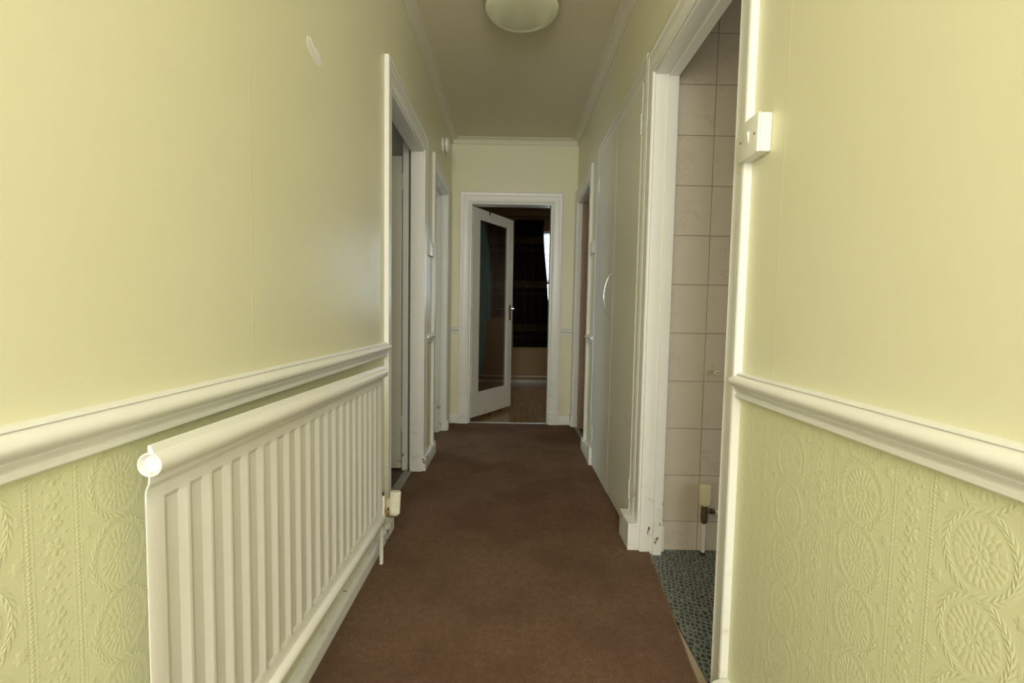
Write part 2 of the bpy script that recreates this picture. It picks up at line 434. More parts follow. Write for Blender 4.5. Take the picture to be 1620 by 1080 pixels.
def casing(name, side, u0, u1, h, w0, label, w1=None, wt=None, th=.020, z0=0, block=True):
    """architrave round an opening; profile (a from opening edge, d projection) swept with mitres"""
    w1 = w0 if w1 is None else w1; wt = w0 if wt is None else wt
    base = [(0, 0), (0, .55), (.06, .70), (.12, .62), (.16, .60), (.45, .66), (.70, .80), (.74, .78), (.80, .92), (.88, 1.0), (.96, .97), (1.0, .88), (1.0, 0)]
    bm = bmesh.new()
    def P(u, z, d): return {'L': (XL+d, u, z), 'R': (XR-d, u, z), 'E': (u, YF-d, z)}[side]
    st = [[P(u0-a*w0, z0, d*th) for a, d in base], [P(u0-a*w0, h+a*wt, d*th) for a, d in base],
          [P(u1+a*w1, h+a*wt, d*th) for a, d in base], [P(u1+a*w1, z0, d*th) for a, d in base]]
    sweep(bm, None, st)
    o = struct(name, bm, M['trim'], label, smooth=True)
    return o
def plinth(parent, side, u0, u1, h=.085, d=.027, mat='trim'):
    if side == 'E': bm = B(u0, u1, YF-d, YF, 0, h, bev=.002)
    elif side == 'L': bm = B(XL, XL+d, u0, u1, 0, h, bev=.002)
    else: bm = B(XR-d, XR, u0, u1, 0, h, bev=.002)
    return struct('plinth_block', bm, M[mat], None, parent)
def lining(parent, side, u0, u1, h, depth, stop=.045, fl=-.012, t=.012):
    """door lining with a raised stop, inside the wall thickness"""
    sx = -1 if side == 'L' else 1; xw = XL if side == 'L' else XR
    def bb(d0, d1, a, b_, z0, z1):
        xa, xb = sorted((xw+sx*d0, xw+sx*d1)); return (xa, xb, a, b_, z0, z1)
    for nm, (a, b_) in (('jamb', (u0, u0+t)), ('jamb', (u1-t, u1))):
        struct(nm, B(*bb(-.004, depth, a, b_, fl, h-t), bev=.0015), M['trim'], None, parent)
    struct('door_head', B(*bb(-.004, depth, u0, u1, h-t, h), bev=.0015), M['trim'], None, parent)
    if stop:
        for a, b_ in ((u0+t, u0+2*t), (u1-2*t, u1-t)):
            struct('door_stop', B(*bb(stop, depth, a, b_, fl, h-2*t), bev=.0015), M['trim'], None, parent)
        struct('door_stop', B(*bb(stop, depth, u0+t, u1-t, h-2*t, h-t), bev=.0015), M['trim'], None, parent)

c1 = casing('trim_10', 'L', *LD[0][:2], LD[0][2]+.0, CW, 'white architrave of the first left doorway, beyond the radiator', wt=.10)
plinth(c1, 'L', 1.967, 2.036, .052, .0275); plinth(c1, 'L', 2.7985, 2.87, .09)
lining(c1, 'L', *LD[0], .072, .0)
c2 = casing('trim_11', 'L', *LD[1][:2], LD[1][2], .074, 'white architrave of the second left doorway', wt=.10)
plinth(c2, 'L', 3.115, 3.19); plinth(c2, 'L', 3.7985, 3.87)
lining(c2, 'L', *LD[1], .10, .05)
c3 = casing('trim_12', 'R', *RD[0][:2], RD[0][2], CW-.004, 'white architrave of the bathroom doorway', wt=.10, w1=.062)
plinth(c3, 'R', 1.8765, 1.9445, .115, .052)
lining(c3, 'R', *RD[0], .085, .048)
c4 = casing('trim_13', 'R', RD[1][0]+.0, RD[1][1], RD[1][2], .055, 'white architrave round the flush cupboard doors', wt=.075, w1=.07)
plinth(c4, 'R', 1.945, 2.03, .115, .052); plinth(c4, 'R', 2.965, 3.035, .115, .034)
c5 = casing('trim_14', 'R', *RD[2][:2], RD[2][2], .074, 'white architrave of the last right doorway', wt=.10, w1=.066)
plinth(c5, 'R', 3.276, 3.35, .085, .030); plinth(c5, 'R', 3.9985, 4.052, .10, .024)
lining(c5, 'R', *RD[2], .036, 0)
struct('door_rebate', B(XR+.037, XR+.090, 3.980, 3.9995, -.012, 1.955, bev=.0015), M['brown_leaf'], 'bare brown wooden rebate', c5)
c6 = casing('trim_15', 'E', *FD[:2], FD[2], .09, 'white architrave round the glazed end door', th=.022)
plinth(c6, 'E', FD[0]-.092, FD[0], .095, .030); plinth(c6, 'E', FD[1], FD[1]+.092, .115, .030)
# end door lining
for a, b_ in ((FD[0], FD[0]+.014), (FD[1]-.014, FD[1])):
    struct('jamb', B(a, b_, YF-.004, YF+.11, -.012, FD[2]-.014, bev=.0015), M['trim'], None, c6)
struct('door_head', B(FD[0], FD[1], YF-.004, YF+.11, FD[2]-.014, FD[2], bev=.0015), M['trim'], None, c6)

# strips over the floor joints
o = struct('trim_16', B(XL-.105, XL-.055, 2.047, 2.788, -.012, .004, bev=.002), M['alu'], 'dull metal threshold strip in the first left doorway')
bm = bmesh.new()
for k in range(6): lathe(bm, [(0, .0052), (.003, .0050), (.0042, .0042)], (XL-.08, 2.12+k*.12, 0), 'z', 10)
struct('screw_head', bm, M['dark'], None, o)
struct('trim_17', B(FD[0]+.014, FD[1]-.014, YF+.005, YF+.033, -.012, .005, bev=.002), M['alu'], 'pale metal threshold strip under the glazed door')
struct('trim_18', B(XR+.013, XR+.045, 3.362, 3.988, -.012, .004, bev=.002), M['alu'], 'metal threshold strip in the last right doorway')

# ------------------------------------------------------------------ left wall scar
bm = bmesh.new()
pts = [(1.236, 1.694), (1.243, 1.712), (1.262, 1.716), (1.283, 1.700), (1.302, 1.713), (1.316, 1.706), (1.327, 1.697), (1.331, 1.688), (1.326, 1.678), (1.318, 1.671), (1.300, 1.667), (1.285, 1.667), (1.268, 1.670), (1.254, 1.676), (1.243, 1.684)]
f0 = [bm.verts.new((XL, y, z)) for y, z in pts]; f1 = [bm.verts.new((XL+.0009, y*.97+1.285*.03, z*.97+1.69*.03)) for y, z in pts]
bm.faces.new(f1)
for i in range(len(pts)): j = (i+1) % len(pts); bm.faces.new((f0[i], f0[j], f1[j], f1[i]))
struct('bare_patch', bm, M['plaster'], 'bare plaster patch where paper has torn', wl)
bm = bmesh.new()       # curled lip of paper along the upper edge of the patch
lip = [(1.250, 1.712), (1.262, 1.706), (1.275, 1.699), (1.290, 1.693), (1.304, 1.687)]
rows = [[bm.verts.new((XL+.0010+dx, y+dy, z+dz)) for y, z in lip] for dx, dy, dz in ((0, 0, 0), (.0012, .001, .0015), (.0016, .002, .003), (.0004, .0035, .0045))]
for a, b_ in zip(rows, rows[1:]):
    for k in range(len(lip)-1): bm.faces.new((a[k], a[k+1], b_[k+1], b_[k]))
struct('torn_paper_lip', bm, M['plaster'], 'curled lip of torn paper', wl, smooth=True)

# ------------------------------------------------------------------ radiator
y0, y1 = .600, 1.655
def rx(y): return -.4835+(y-y0)*.018
rad = thing('radiator', 'white ridged panel radiator on the left wall under the dado rail', 'radiator', (-.48, 1.13, .2))
bm = bmesh.new()        # pressed front sheet with flutes, shoulders top and bottom
zt, zb = .748, .238
cols = []
pitch = (y1-y0-.05)/20
def flute(s):          # s in 0..1, returns projection
    D = .0042
    if s < .10: return 0.0
    if s < .30: return -D*(s-.10)/.20
    if s < .70: return -D
    return -D*(1-(s-.70)/.30)
ys = [(y0, -.001), (y0+.003, 0)]
ys.append((y0+.024, 0.0))
for k in range(20):
    for s in (0, .10, .30, .70):
        ys.append((y0+.025+pitch*(k+s), flute(s)))
ys += [(y1-.025, 0), (y1, -.001)]
zs = [(zt+.020, .001, 0.0), (zt+.012, .001, 0.0), (zt+.004, .000, 0), (zt-.004, -.0035, .0), (zt-.010, -.0045, 0), (zt-.022, -.0045, .15), (zt-.030, -.0045, 1), (zb+.030, -.0045, 1), (zb+.022, -.0045, .15), (zb+.010, -.0040, 0), (zb, -.002, 0), (zb-.010, .000, 0)]
grid = [[bm.verts.new((rx(y)+off+fl*k, y, z)) for z, off, k in zs] for y, fl in ys]
back = [[bm.verts.new((rx(y)+off-.0022-(.007 if 2 < j < len(ys)-2 and 4 < i < 9 else 0), y, z)) for i, (z, off, k) in enumerate(zs)] for j, (y, fl) in enumerate(ys)]
for G in (grid, back):
    for a, b_ in zip(G, G[1:]):
        for i in range(len(zs)-1): bm.faces.new((a[i], a[i+1], b_[i+1], b_[i]))
for e in (0, -1):
    for i in range(len(zs)-1): bm.faces.new((grid[e][i], grid[e][i+1], back[e][i+1], back[e][i]))
for i in (0, -1):
    for k in range(len(ys)-1): bm.faces.new((grid[k][i], grid[k+1][i], back[k+1][i], back[k][i]))
pn = part('panel', bm, M['rad'], rad, True)
pn.data.set_sharp_from_angle(angle=math.radians(14))
def ztop(y): return .779-(y-y0)*.010
bm = bmesh.new(); seg = 28; r = .0168      # top roll: open-ended tube with dished ends
def ring(y, rr, zc=None): return [bm.verts.new((rx(y)+rr*math.cos(2*math.pi*k/seg), y, (ztop(y) if zc is None else zc)+rr*math.sin(2*math.pi*k/seg))) for k in range(seg)]
def rings(L):
    for a, b_ in zip(L, L[1:]):
        for k in range(seg): bm.faces.new((a[k], a[(k+1) % seg], b_[(k+1) % seg], b_[k]))
L = [ring(y0+.010, r-.0035), ring(y0+.0008, r-.0028), ring(y0-.0005, r-.0013), ring(y0+.0008, r), ring((y0+y1)/2, r), ring(y1-.0008, r), ring(y1+.0005, r-.0013), ring(y1-.0008, r-.0028), ring(y1-.010, r-.0035)]
rings(L); bm.faces.new(L[0]); bm.faces.new(L[-1])
part('top_roll', bm, M['rad'], rad, True)
bm = bmesh.new()        # folded seam standing on the roll
def fin(y): return [(rx(y)-.0035, y, ztop(y)+r-.003), (rx(y)-.0035, y, ztop(y)+r+.0085), (rx(y)-.002, y, ztop(y)+r+.0100), (rx(y)+.001, y, ztop(y)+r+.0090), (rx(y)+.0035, y, ztop(y)+r+.002), (rx(y)+.006, y, ztop(y)+r-.004)]
sweep(bm, None, [fin(y0+.003), fin((y0+y1)/2), fin(y1-.003)])
part('top_seam', bm, M['rad'], rad, True)
bm = bmesh.new()
tube(bm, [(rx(y), y, .222) for y in (y0-.0, y0+.004, (y0+y1)/2, y1-.004, y1)], [.011, .0135, .0135, .0135, .011], 20)
part('bottom_roll', bm, M['rad'], rad, True)
for yb in (y0+.16, y1-.16):
    bm = B(XL+.001, rx(yb)-.0145, yb-.018, yb+.018, .30, .70, bev=.003); part('wall_bracket', bm, M['rad'], rad)
yp = y1+.085
bm = bmesh.new()
tube(bm, [(rx(y1), y1-.002, .222), (rx(y1)-.006, yp-.03, .222)], .010, 14); part('valve_tail', bm, M['brass'], rad, True, 'brass valve union')
bm = bmesh.new(); xp = -.497
tube(bm, [(xp, yp, -.0), (xp, yp, .215)], .0076, 16); part('pipe', bm, M['rad'], rad, True)
bm = bmesh.new(); tube(bm, [(rx(y1)-.002, y1+.004, .222), (-.470, y1+.012, .262)], .005, 12); tube(bm, [(-.470, y1+.014, .258), (-.470, y1+.014, .304)], [.0065, .0065], 14)
part('bleed_plug', bm, M['cream_plastic'], rad, True, 'yellowed plastic plug')
bm = bmesh.new(); tube(bm, [(-.470, y1+.014, .304), (-.470, y1+.014, .317)], [.004, .0032], 10); part('plug_tip', bm, M['dark'], rad, True, 'black tip')
# thermostatic head: lobed cylinder with grid of ribs, lying toward the corridor
def ribbed(bm, axis_o, axis, r, prof, n=20, amp=.0012, seg=80):
    rings_ = []
    u = Vector(axis).normalized(); a = u.orthogonal().normalized(); c = u.cross(a)
    for rr, h in prof:
        L = []
        for k in range(seg):
            th = 2*math.pi*k/seg; q = rr+(amp if (math.cos(n*th) > 0) else 0)
            L.append(bm.verts.new(Vector(axis_o)+u*h+(a*math.cos(th)+c*math.sin(th))*q))
        rings_.append(L)
    for A, Bq in zip(rings_, rings_[1:]):
        for k in range(seg): bm.faces.new((A[k], A[(k+1) % seg], Bq[(k+1) % seg], Bq[k]))
    bm.faces.new(rings_[0][::-1]); bm.faces.new(rings_[-1])
bm = bmesh.new()
tube(bm, [(xp, yp, .19), (xp, yp, .236)], [.0125, .0125], 18)
box(bm, -.492, -.468, yp+.012, yp+.040, .182, .252, bev=.004)
for k in range(4): box(bm, -.488+k*.0055, -.4855+k*.0055, yp+.0105, yp+.013, .190, .245)
part('valve_body', bm, M['ivory'], rad, True)
bm = bmesh.new()
pr = []
for k in range(8):
    h = .006+k*.0105; pr += [(.0180, h), (.0190, h+.0010), (.0190, h+.0080), (.0180, h+.009)]
ribbed(bm, (-.4555, yp+.036, .182), (.04, .06, 1), .03, [(.014, 0)]+pr+[(.0175, .093), (.013, .095)], 14, .0020)
part('thermostat_head', bm, M['ivory'], rad, True, 'ivory cross-ribbed thermostat head')
bm = bmesh.new(); tube(bm, [(-.472, yp+.008, .222), (-.472, yp+.008, .186), (-.455, yp+.012, .184)], .0032, 10); part('valve_clip', bm, M['tarnish'], rad, True, 'dark metal clip')

# ------------------------------------------------------------------ ceiling light
cl = thing('ceiling_light', 'unlit round opal glass ceiling light on the corridor ceiling', 'ceiling light', (.022, 2.275, ZC))
bm = bmesh.new(); lathe(bm, [(0, 0), (.07, 0), (.07, -.018), (.062, -.030), (0, -.030)], (.022, 2.275, ZC), 'z', 40); part('ceiling_plate', bm, M['white'], cl, True)
bm = bmesh.new(); lathe(bm, [(0, -.088), (.05, -.0875), (.09, -.086), (.13, -.083), (.160, -.078), (.172, -.072), (.176, -.064), (.174, -.058), (.15, -.052), (0, -.046)], (.022, 2.275, ZC), 'z', 72); part('glass_shade', bm, M['opal'], cl, True)
bm = bmesh.new(); lathe(bm, [(.172, -.058), (.181, -.052), (.186, -.040), (.188, -.030), (.1865, -.030), (.184, -.040), (.178, -.049), (.170, -.054)], (.022, 2.275, ZC), 'z', 72); part('clear_rim', bm, M['glass'], cl, True, 'clear glass rim')
for a in range(3):
    bm = bmesh.new(); q = a*2.094+.5; tube(bm, [(.022+.05*math.cos(q), 2.275+.05*math.sin(q), ZC-.02), (.022+.05*math.cos(q), 2.275+.05*math.sin(q), ZC-.052)], .004, 8)
    part('fixing_screw', bm, M['brass'], cl, True)

# ------------------------------------------------------------------ smoke alarm
sa = thing('smoke_alarm', 'small round white alarm high on the left wall near the end', 'alarm', (XL, 3.56, 2.265))
bm = bmesh.new(); lathe(bm, [(0, 0), (.056, 0), (.058, .004), (.056, .014), (.050, .018), (0, .018)], (XL, 3.56, 2.265), 'x', 40); part('base_plate', bm, M['plastic'], sa, True)
bm = bmesh.new(); lathe(bm, [(0, .018), (.048, .018), (.048, .023), (0, .023)], (XL, 3.56, 2.265), 'x', 40); part('vent_slot', bm, M['dark'], sa, True, 'dark vent gap')
bm = bmesh.new(); lathe(bm, [(0, .023), (.056, .023), (.0585, .028), (.056, .042), (.046, .050), (.02, .053), (0, .053)], (XL, 3.56, 2.265), 'x', 40); part('cover', bm, M['plastic'], sa, True)

# ------------------------------------------------------------------ light switches
def switch(side, y, z, depth, label, box_d):
    s = 1 if side == 'L' else -1; xw = XL if side == 'L' else XR
    r = thing('light_switch', label, 'light switch', (xw, y, z))
    def bb(d0, d1, ya, yb, za, zb, bev):
        xa, xb = sorted((xw+s*d0, xw+s*d1)); return B(xa, xb, y+ya, y+yb, z+za, z+zb, bev=bev)
    e = .043
    if box_d: part('back_box', bb(0, box_d, -e+.001, e-.001, -e+.001, e-.001, .004), M['plastic'], r, True)
    part('face_plate', bb(box_d, box_d+depth, -e, e, -e, e, min(.0035, depth*.45)), M['plastic'], r, True)
    bm = bmesh.new(); f = box_d+depth
    P = [(f-.002, -.0135), (f+.0006, -.0135), (f+.0048, .0125), (f-.002, .0125)]
    sweep(bm, None, [[(xw+s*d, y-.0065, z+h) for d, h in P], [(xw+s*d, y+.0065, z+h) for d, h in P]])
    rk = part('rocker', bm, M['plastic'], r)
    for q in (-.030, .030):
        bm = bmesh.new(); lathe(bm, [(0, .0008), (.0025, .0008), (.0034, -.001)], (xw+s*f, y+q, z), 'x' if s > 0 else '-x', 12); part('screw', bm, M['tarnish'], r, True)
    return r
switch('R', 1.060, 1.398, .008, 'white surface-mounted light switch beside the bathroom doorway', .024)
switch('L', 3.030, 1.405, .010, 'white light switch between the two left doorways', .010)
switch('R', 3.175, 1.46, .010, 'white light switch between the cupboard and the last right doorway', .008)

# ------------------------------------------------------------------ cupboard
def hinge(parent, y, z, x, name='hinge', h=.085, mat='white'):
    bm = bmesh.new()
    for k in range(5): tube(bm, [(x, y, z-h/2+k*h/5+.0008), (x, y, z-h/2+(k+1)*h/5-.0008)], .0042, 8)
    tube(bm, [(x, y, z-h/2-.004), (x, y, z+h/2+.004)], .0022, 6)
    return part(name, bm, M[mat], parent, True)
ym = 2.478
cd = [('door_1', 2.014, ym-.0006, .5445, 'near flush cupboard door leaf, cream gloss'), ('door_2', ym+.0006, 2.956, .5440, 'far flush cupboard door leaf with bow handle')]
dl = []
for nm, a, b_, xf, lb in cd:
    o = struct(nm, B(xf, xf+.020, a, b_, .006 if nm == 'door_2' else .012, 1.995, bev=.0006), M['leaf'], lb); dl.append(o)
    for zz in (.215, 1.815): hinge(o, a-.003 if nm == 'door_1' else b_+.003, zz, xf-.001)
struct('trim_19', B(XR+.035, XR+.06, 1.99, 2.98, -.02, 2.0), M['leaf'], 'back of cupboard frame')
bm = bmesh.new(); yh = 2.535
pp = []
for k in range(21):
    a = k/20; pp.append((.543-.034*math.sin(math.pi*a)**.8-.001, yh, .980+.243*a))
rad_ = [.0030+.0020*math.sin(math.pi*k/20) for k in range(21)]
tube(bm, pp, rad_, 12)
hd = part('bow_handle', bm, M['chrome'], dl[1], True, 'chrome bow handle')
for zz in (.983, 1.22):
    bm = bmesh.new(); lathe(bm, [(.007, 0), (.007, .002), (.0045, .006), (0, .006)], (.543, yh, zz), '-x', 14); part('handle_foot', bm, M['chrome'], hd, True)

# ------------------------------------------------------------------ bathroom
YT = 1.90
gw = struct('wall_bathroom', B(XR+T, 2.6, YT+.006, YT+.05, -.03, 2.45), M['grout'], 'tiled bathroom wall seen through the doorway')
tm = {}
for i in range(8):
    xa = .662+(i-0)*.1505 if i else .6505
    xb = .662+(i+1)*.1505-.0022 if i else .8105
    xa = .8127+(i-1)*.1505 if i else .6505; xb = .8127+i*.1505-.0024 if i else .8105
    for j in range(13):
        za = .118+.2015*(j-1)+.0012; zb = za+.2015-.0024
        if za < -.008: za = -.008
        if zb > 2.45: zb = 2.45
        if za > 2.4: continue
        key = (round(xb-xa, 4), round(zb-za, 4))
        if key not in tm:
            bm = B(0, key[0], 0, .0075, 0, key[1], bev=.0012)
            o = link('tile', bm, M['tile'], gw); tm[key] = o
        else:
            o = tm[key].copy(); COL.objects.link(o); o.parent = gw
        o.location = (xa, YT-.0004*random.random(), za)
struct('bathroom_floor', B(XR+.0, 2.6, -.2, YT+.03, -.020, -.0085), M['pebble'], 'vinyl floor printed with small dark green pebbles')
struct('bathroom_floor_under', B(XR, 2.6, -.2, YT+.03, -.06, -.0205), M['grout'])
struct('wall_bathroom_side', B(2.6, 2.65, -.25, YT+.05, -.03, 2.45), M['room_grey'])
struct('wall_bathroom_back', B(XR+T, 2.6, -.25, -.2, -.03, 2.45), M['room_grey'])
struct('bathroom_ceiling', B(XR+T, 2.65, -.25, YT+.05, 2.45, 2.5), M['ceil'])
struct('trim_20', B(.6505, .6650, YT-.016, YT-.001, -.0085, .105, bev=.002), M['white'], 'stub of white skirting against the bathroom tiles')
bp = thing('radiator_pipe', 'painted upright pipe with ribbed thermostatic valve on the bathroom tiles', 'radiator valve', (.818, YT-.035, -.008))
px, py = .823, YT-.035
bm = bmesh.new(); tube(bm, [(px, py, -.0085), (px, py, .165)], .0078, 16); part('pipe', bm, M['rad'], bp, True)
bm = bmesh.new(); tube(bm, [(px, py, -.0085), (px, py, .004)], [.013, .009], 14); part('pipe_collar', bm, M['dark'], bp, True)
bm = bmesh.new(); tube(bm, [(px, py, .128), (px, py, .136), (px, py, .148), (px, py, .205)], [.009, .013, .0145, .0135], 16)
tube(bm, [(px, py, .180), (px+.030, py, .180), (px+.052, py, .175)], [.010, .007, .007], 12)
tube(bm, [(px+.026, py, .180), (px+.040, py, .180)], [.0125, .0125], 6)
part('valve_body', bm, M['tarnish'], bp, True, 'dark tarnished metal valve body')
bm = bmesh.new(); tube(bm, [(px+.045, py, .176), (px+.3, py, .176)], .009, 12); part('valve_tail', bm, M['rad'], bp, True)
bm = bmesh.new(); ribbed(bm, (px, py, .205), (0, 0, 1), .02, [(.016, 0), (.019, .004), (.0215, .010), (.0215, .022), (.0190, .0235), (.0190, .026), (.0225, .028), (.0225, .084), (.021, .088), (.016, .090)], 18, .0012)
part('thermostat_head', bm, M['cream_plastic'], bp, True, 'cream ribbed plastic head')
kn = thing('wall_knob', 'small cream round knob on the bathroom tiles beside the door edge', 'knob', (.868, YT, .762))
bm = bmesh.new(); lathe(bm, [(0, 0), (.009, 0), (.009, .003), (.0075, .005), (.0075, .008), (.0105, .010), (.011, .014), (.009, .0165), (0, .017)], (.862, YT, .762), '-y', 24); part('knob', bm, M['cream_plastic'], kn, True)
bm = bmesh.new(); lathe(bm, [(0, .0178), (.003, .0178), (.003, .0165)], (.862, YT, .762), '-y', 12); part('screw', bm, M['tarnish'], kn, True)

# ------------------------------------------------------------------ rooms behind the left doorways
struct('bedroom_floor', B(-3.0, XL-.0, .4, 4.18, -.06, -.0125), M['dark_floor'], 'dark floor of the first left room')
struct('wall_bedroom_far', B(-3.0, XL-.072, 3.02, 3.10, -.02, 2.45), M['room_grey'])
struct('wall_bedroom_side', B(-3.05, -3.0, .4, 4.2, -.02, 2.45), M['room_grey'])
struct('wall_bedroom_near', B(-3.0, XL-.072, .35, .4, -.02, 2.45), M['room_grey'])
struct('bedroom_ceiling', B(-3.0, XL-.072, .35, 4.2, 2.45, 2.5), M['ceil'])
# door leaf folded back into the room, seen edge-on beyond the jamb
lf = struct('door_3', B(-1.375, -.690, 2.850, 2.885, -.002, 1.945, bev=.002), M['far_leaf'], 'white door leaf swung back into the first left room')
for zz in (.29, 1.79): hinge(lf, 2.846, zz, -.686, h=.09, mat='ivory')
struct('trim_21', B(-.682, -.646, 2.840, 2.90, -.012, 2.03, bev=.002), M['trim'], 'inner architrave edge of the first left doorway')

# ------------------------------------------------------------------ room behind the last right doorway
struct('side_room_floor', B(XR+.0, 2.2, 3.2, 4.25, -.06, -.0125), M['dark_floor'], 'dark floor of the last right room')
struct('wall_side_room', B(2.2, 2.25, 3.0, 4.3, -.02, 2.45), M['room_brown'])
struct('wall_side_room_far', B(XR+T, 2.2, 4.25, 4.3, -.02, 2.45), M['room_brown'])
struct('wall_side_room_near', B(XR+T, 2.2, 3.10, 3.15, -.02, 2.45), M['room_brown'])
struct('side_room_ceiling', B(XR+T, 2.25, 3.0, 4.3, 2.45, 2.5), M['ceil'])
ld = struct('door_4', B(.652, 1.30, 3.985, 4.02, -.004, 1.945, bev=.002), M['brown_leaf'], 'brown wooden door leaf open inside the last right doorway')
for zz in (.22, 1.78): hinge(ld, 3.98, zz, .650, h=.09, mat='brass')

# ------------------------------------------------------------------ end room
YW = 6.60; ZR = 2.47
for k in range(14):
    xa = -1.9+k*.193*1.38
fl = struct('end_room_floor', B(-2.0, 2.2, YF+.034, YW+.1, -.06, -.0205), M['grout'], 'dark laminate floor of the room beyond the glazed door')
for k in range(22):
    xa = -2.0+k*.19; yy = YF+.034
    off = (k*.47) % 1.25; ya = yy
    nxt = yy+off+.15
    while ya < YW:
        yb = min(nxt, YW); o = link('plank', B(0, .1885, 0, yb-ya-.0015, 0, .012, bev=0), M['lam'], fl); o.location = (xa, ya, -.020); ya = yb; nxt += 1.25
struct('end_room_ceiling', B(-2.0, 2.2, YF+.10, YW+.1, ZR, ZR+.05), M['room_brown'])
struct('wall_end_room_left', B(-2.05, -2.0, YF+.10, YW+.1, -.02, ZR), M['room_brown'])
struct('wall_end_room_right', B(2.2, 2.25, YF+.10, YW+.1, -.02, ZR), M['room_brown'])
bm = bmesh.new(); box(bm, -2.0, XL-T, YF+.12, YF+.16, -.02, ZR); box(bm, XR+T, 2.2, YF+.23, YF+.26, -.02, ZR)
struct('wall_end_room_near', bm, M['room_brown'])
WX0, WX1, WZ0, WZ1 = .10, 1.75, 1.00, 2.19
bm = bmesh.new()
box(bm, -2.0, WX0, YW, YW+.1, -.02, ZR); box(bm, WX1, 2.2, YW, YW+.1, -.02, ZR)
box(bm, WX0, WX1, YW, YW+.1, -.02, WZ0); box(bm, WX0, WX1, YW, YW+.1, WZ1, ZR)
struct('wall_end_room_far', bm, M['room_brown'], 'dim brown wall under the curtained window')
struct('baseboard_end_room', B(-2.0, 2.2, YW-.018, YW, -.008, .038, bev=.003), M['pvc'], 'pale skirting at the foot of the far window wall')
bm = bmesh.new(); tube(bm, [(-1.9, YW-.04, .095), (2.1, YW-.04, .095)], .010, 10)
for x_ in (-1.2, 0, 1.2): tube(bm, [(x_, YW-.04, .095), (x_, YW, .095)], .005, 8)
o = link('heating_pipe', bm, M['pvc'], smooth=True); o['label'] = 'thin pale heating pipe low along the far window wall'; o['category'] = 'pipe'
wn = struct('window_1', B(WX0, WX0+.04, YW+.02, YW+.07, WZ0, WZ1), M['pvc'], 'window with transom behind curtain and blind')
struct('frame', B(WX1-.04, WX1, YW+.02, YW+.07, WZ0, WZ1), M['pvc'], None, wn)
struct('frame', B(WX0, WX1, YW+.02, YW+.07, WZ1-.04, WZ1), M['pvc'], None, wn)
struct('frame', B(WX0, WX1, YW+.02, YW+.07, WZ0, WZ0+.04), M['pvc'], None, wn)
struct('transom', B(WX0, WX1, YW+.015, YW+.07, 1.435, 1.475), M['brown_leaf'], 'dark transom bar', wn)
struct('mullion', B(.98, 1.02, YW+.02, YW+.07, WZ0, WZ1), M['pvc'], None, wn)
struct('pane', B(WX0, WX1, YW+.040, YW+.044, WZ0, WZ1), M['glass'], None, wn)
bl = thing('venetian_blind', 'white slatted blind lowered halfway over the far window', 'blind', (.92, YW-.015, 2.17))
part('head_rail', B(WX0+.05, WX1-.05, YW-.03, YW+.005, 2.15, 2.18, bev=.002), M['slat'], bl)
bm = bmesh.new()
for k in range(27):
    z = 1.51+k*.0240; a = .55; dx = .0125
    vs = [(WX0+.06, YW-.013-dx*math.cos(a), z-dx*math.sin(a)), (WX0+.06, YW-.013+dx*math.cos(a), z+dx*math.sin(a)), (WX1-.06, YW-.013+dx*math.cos(a), z+dx*math.sin(a)), (WX1-.06, YW-.013-dx*math.cos(a), z-dx*math.sin(a))]
    v = [bm.verts.new(p) for p in vs]; v2 = [bm.verts.new((p[0], p[1], p[2]-.0008)) for p in vs]
    bm.faces.new(v); bm.faces.new(v2[::-1])
    for i in range(4): j = (i+1) % 4; bm.faces.new((v[i], v[j], v2[j], v2[i]))
part('slats', bm, M['slat'], bl, kind='stuff')
part('bottom_rail', B(WX0+.055, WX1-.055, YW-.025, YW-.002, 1.478, 1.495, bev=.002), M['slat'], bl)
for x_ in (.45, .62, 1.35):
    bm = bmesh.new(); tube(bm, [(x_, YW-.028, 1.49), (x_, YW-.028, 2.16)], .0012, 5); part('ladder_cord', bm, M['slat'], bl)
rl = thing('curtain_rail', 'slim dark curtain rail above the far window', 'curtain rail', (.3, YW-.08, 2.335))
bm = bmesh.new(); tube(bm, [(-.75, YW-.08, 2.362), (1.95, YW-.08, 2.362)], .010, 12); part('rod', bm, M['tarnish'], rl, True)
for x_ in (-.6, .5, 1.8):
    bm = bmesh.new(); tube(bm, [(x_, YW, 2.362), (x_, YW-.08, 2.362)], .006, 8); part('bracket', bm, M['tarnish'], rl, True)
def curtain(xl, xr, z0, z1, n, amp, mat, label, yc, tie=None):
    r = thing('curtain', label, 'curtain', ((xl(z1)+xr(z1))/2, yc, z1))
    bm = bmesh.new(); nu, nv = n*12, 40; G = []
    for j in range(nv+1):
        z = z0+(z1-z0)*j/nv; row = []
        for i in range(nu+1):
            u = i/nu; a, b_ = xl(z), xr(z)
            ph = 2*math.pi*n*u+.5*math.sin(3*z)
            row.append(bm.verts.new((a+(b_-a)*u+.006*math.sin(ph*2), yc+amp*math.sin(ph)*(1-.25*math.sin(5*u+z)), z)))
        G.append(row)
    for a, b_ in zip(G, G[1:]):
        for i in range(nu): bm.faces.new((a[i], a[i+1], b_[i+1], b_[i]))
    ex = bmesh.ops.solidify(bm, geom=bm.faces[:], thickness=.002)
    part('cloth', bm, mat, r, True)
    k = max(3, n)
    for i in range(k):
        x_ = xl(z1)+(xr(z1)-xl(z1))*(i+.5)/k; bm = bmesh.new()
        lathe(bm, [(.0125, -.003), (.019, -.003), (.019, .003), (.0125, .003), (.0125, -.003)], (x_, YW-.08, z1+(2.362-z1)*1.0), 'x', 16)
        part('ring', bm, M['tarnish'], r)
    return r
def lerp(z, P):
    for (z0, a), (z1, b_) in zip(P, P[1:]):
        if z <= z1: return a+(b_-a)*max(0, (z-z0))/(z1-z0)
    return P[-1][1]
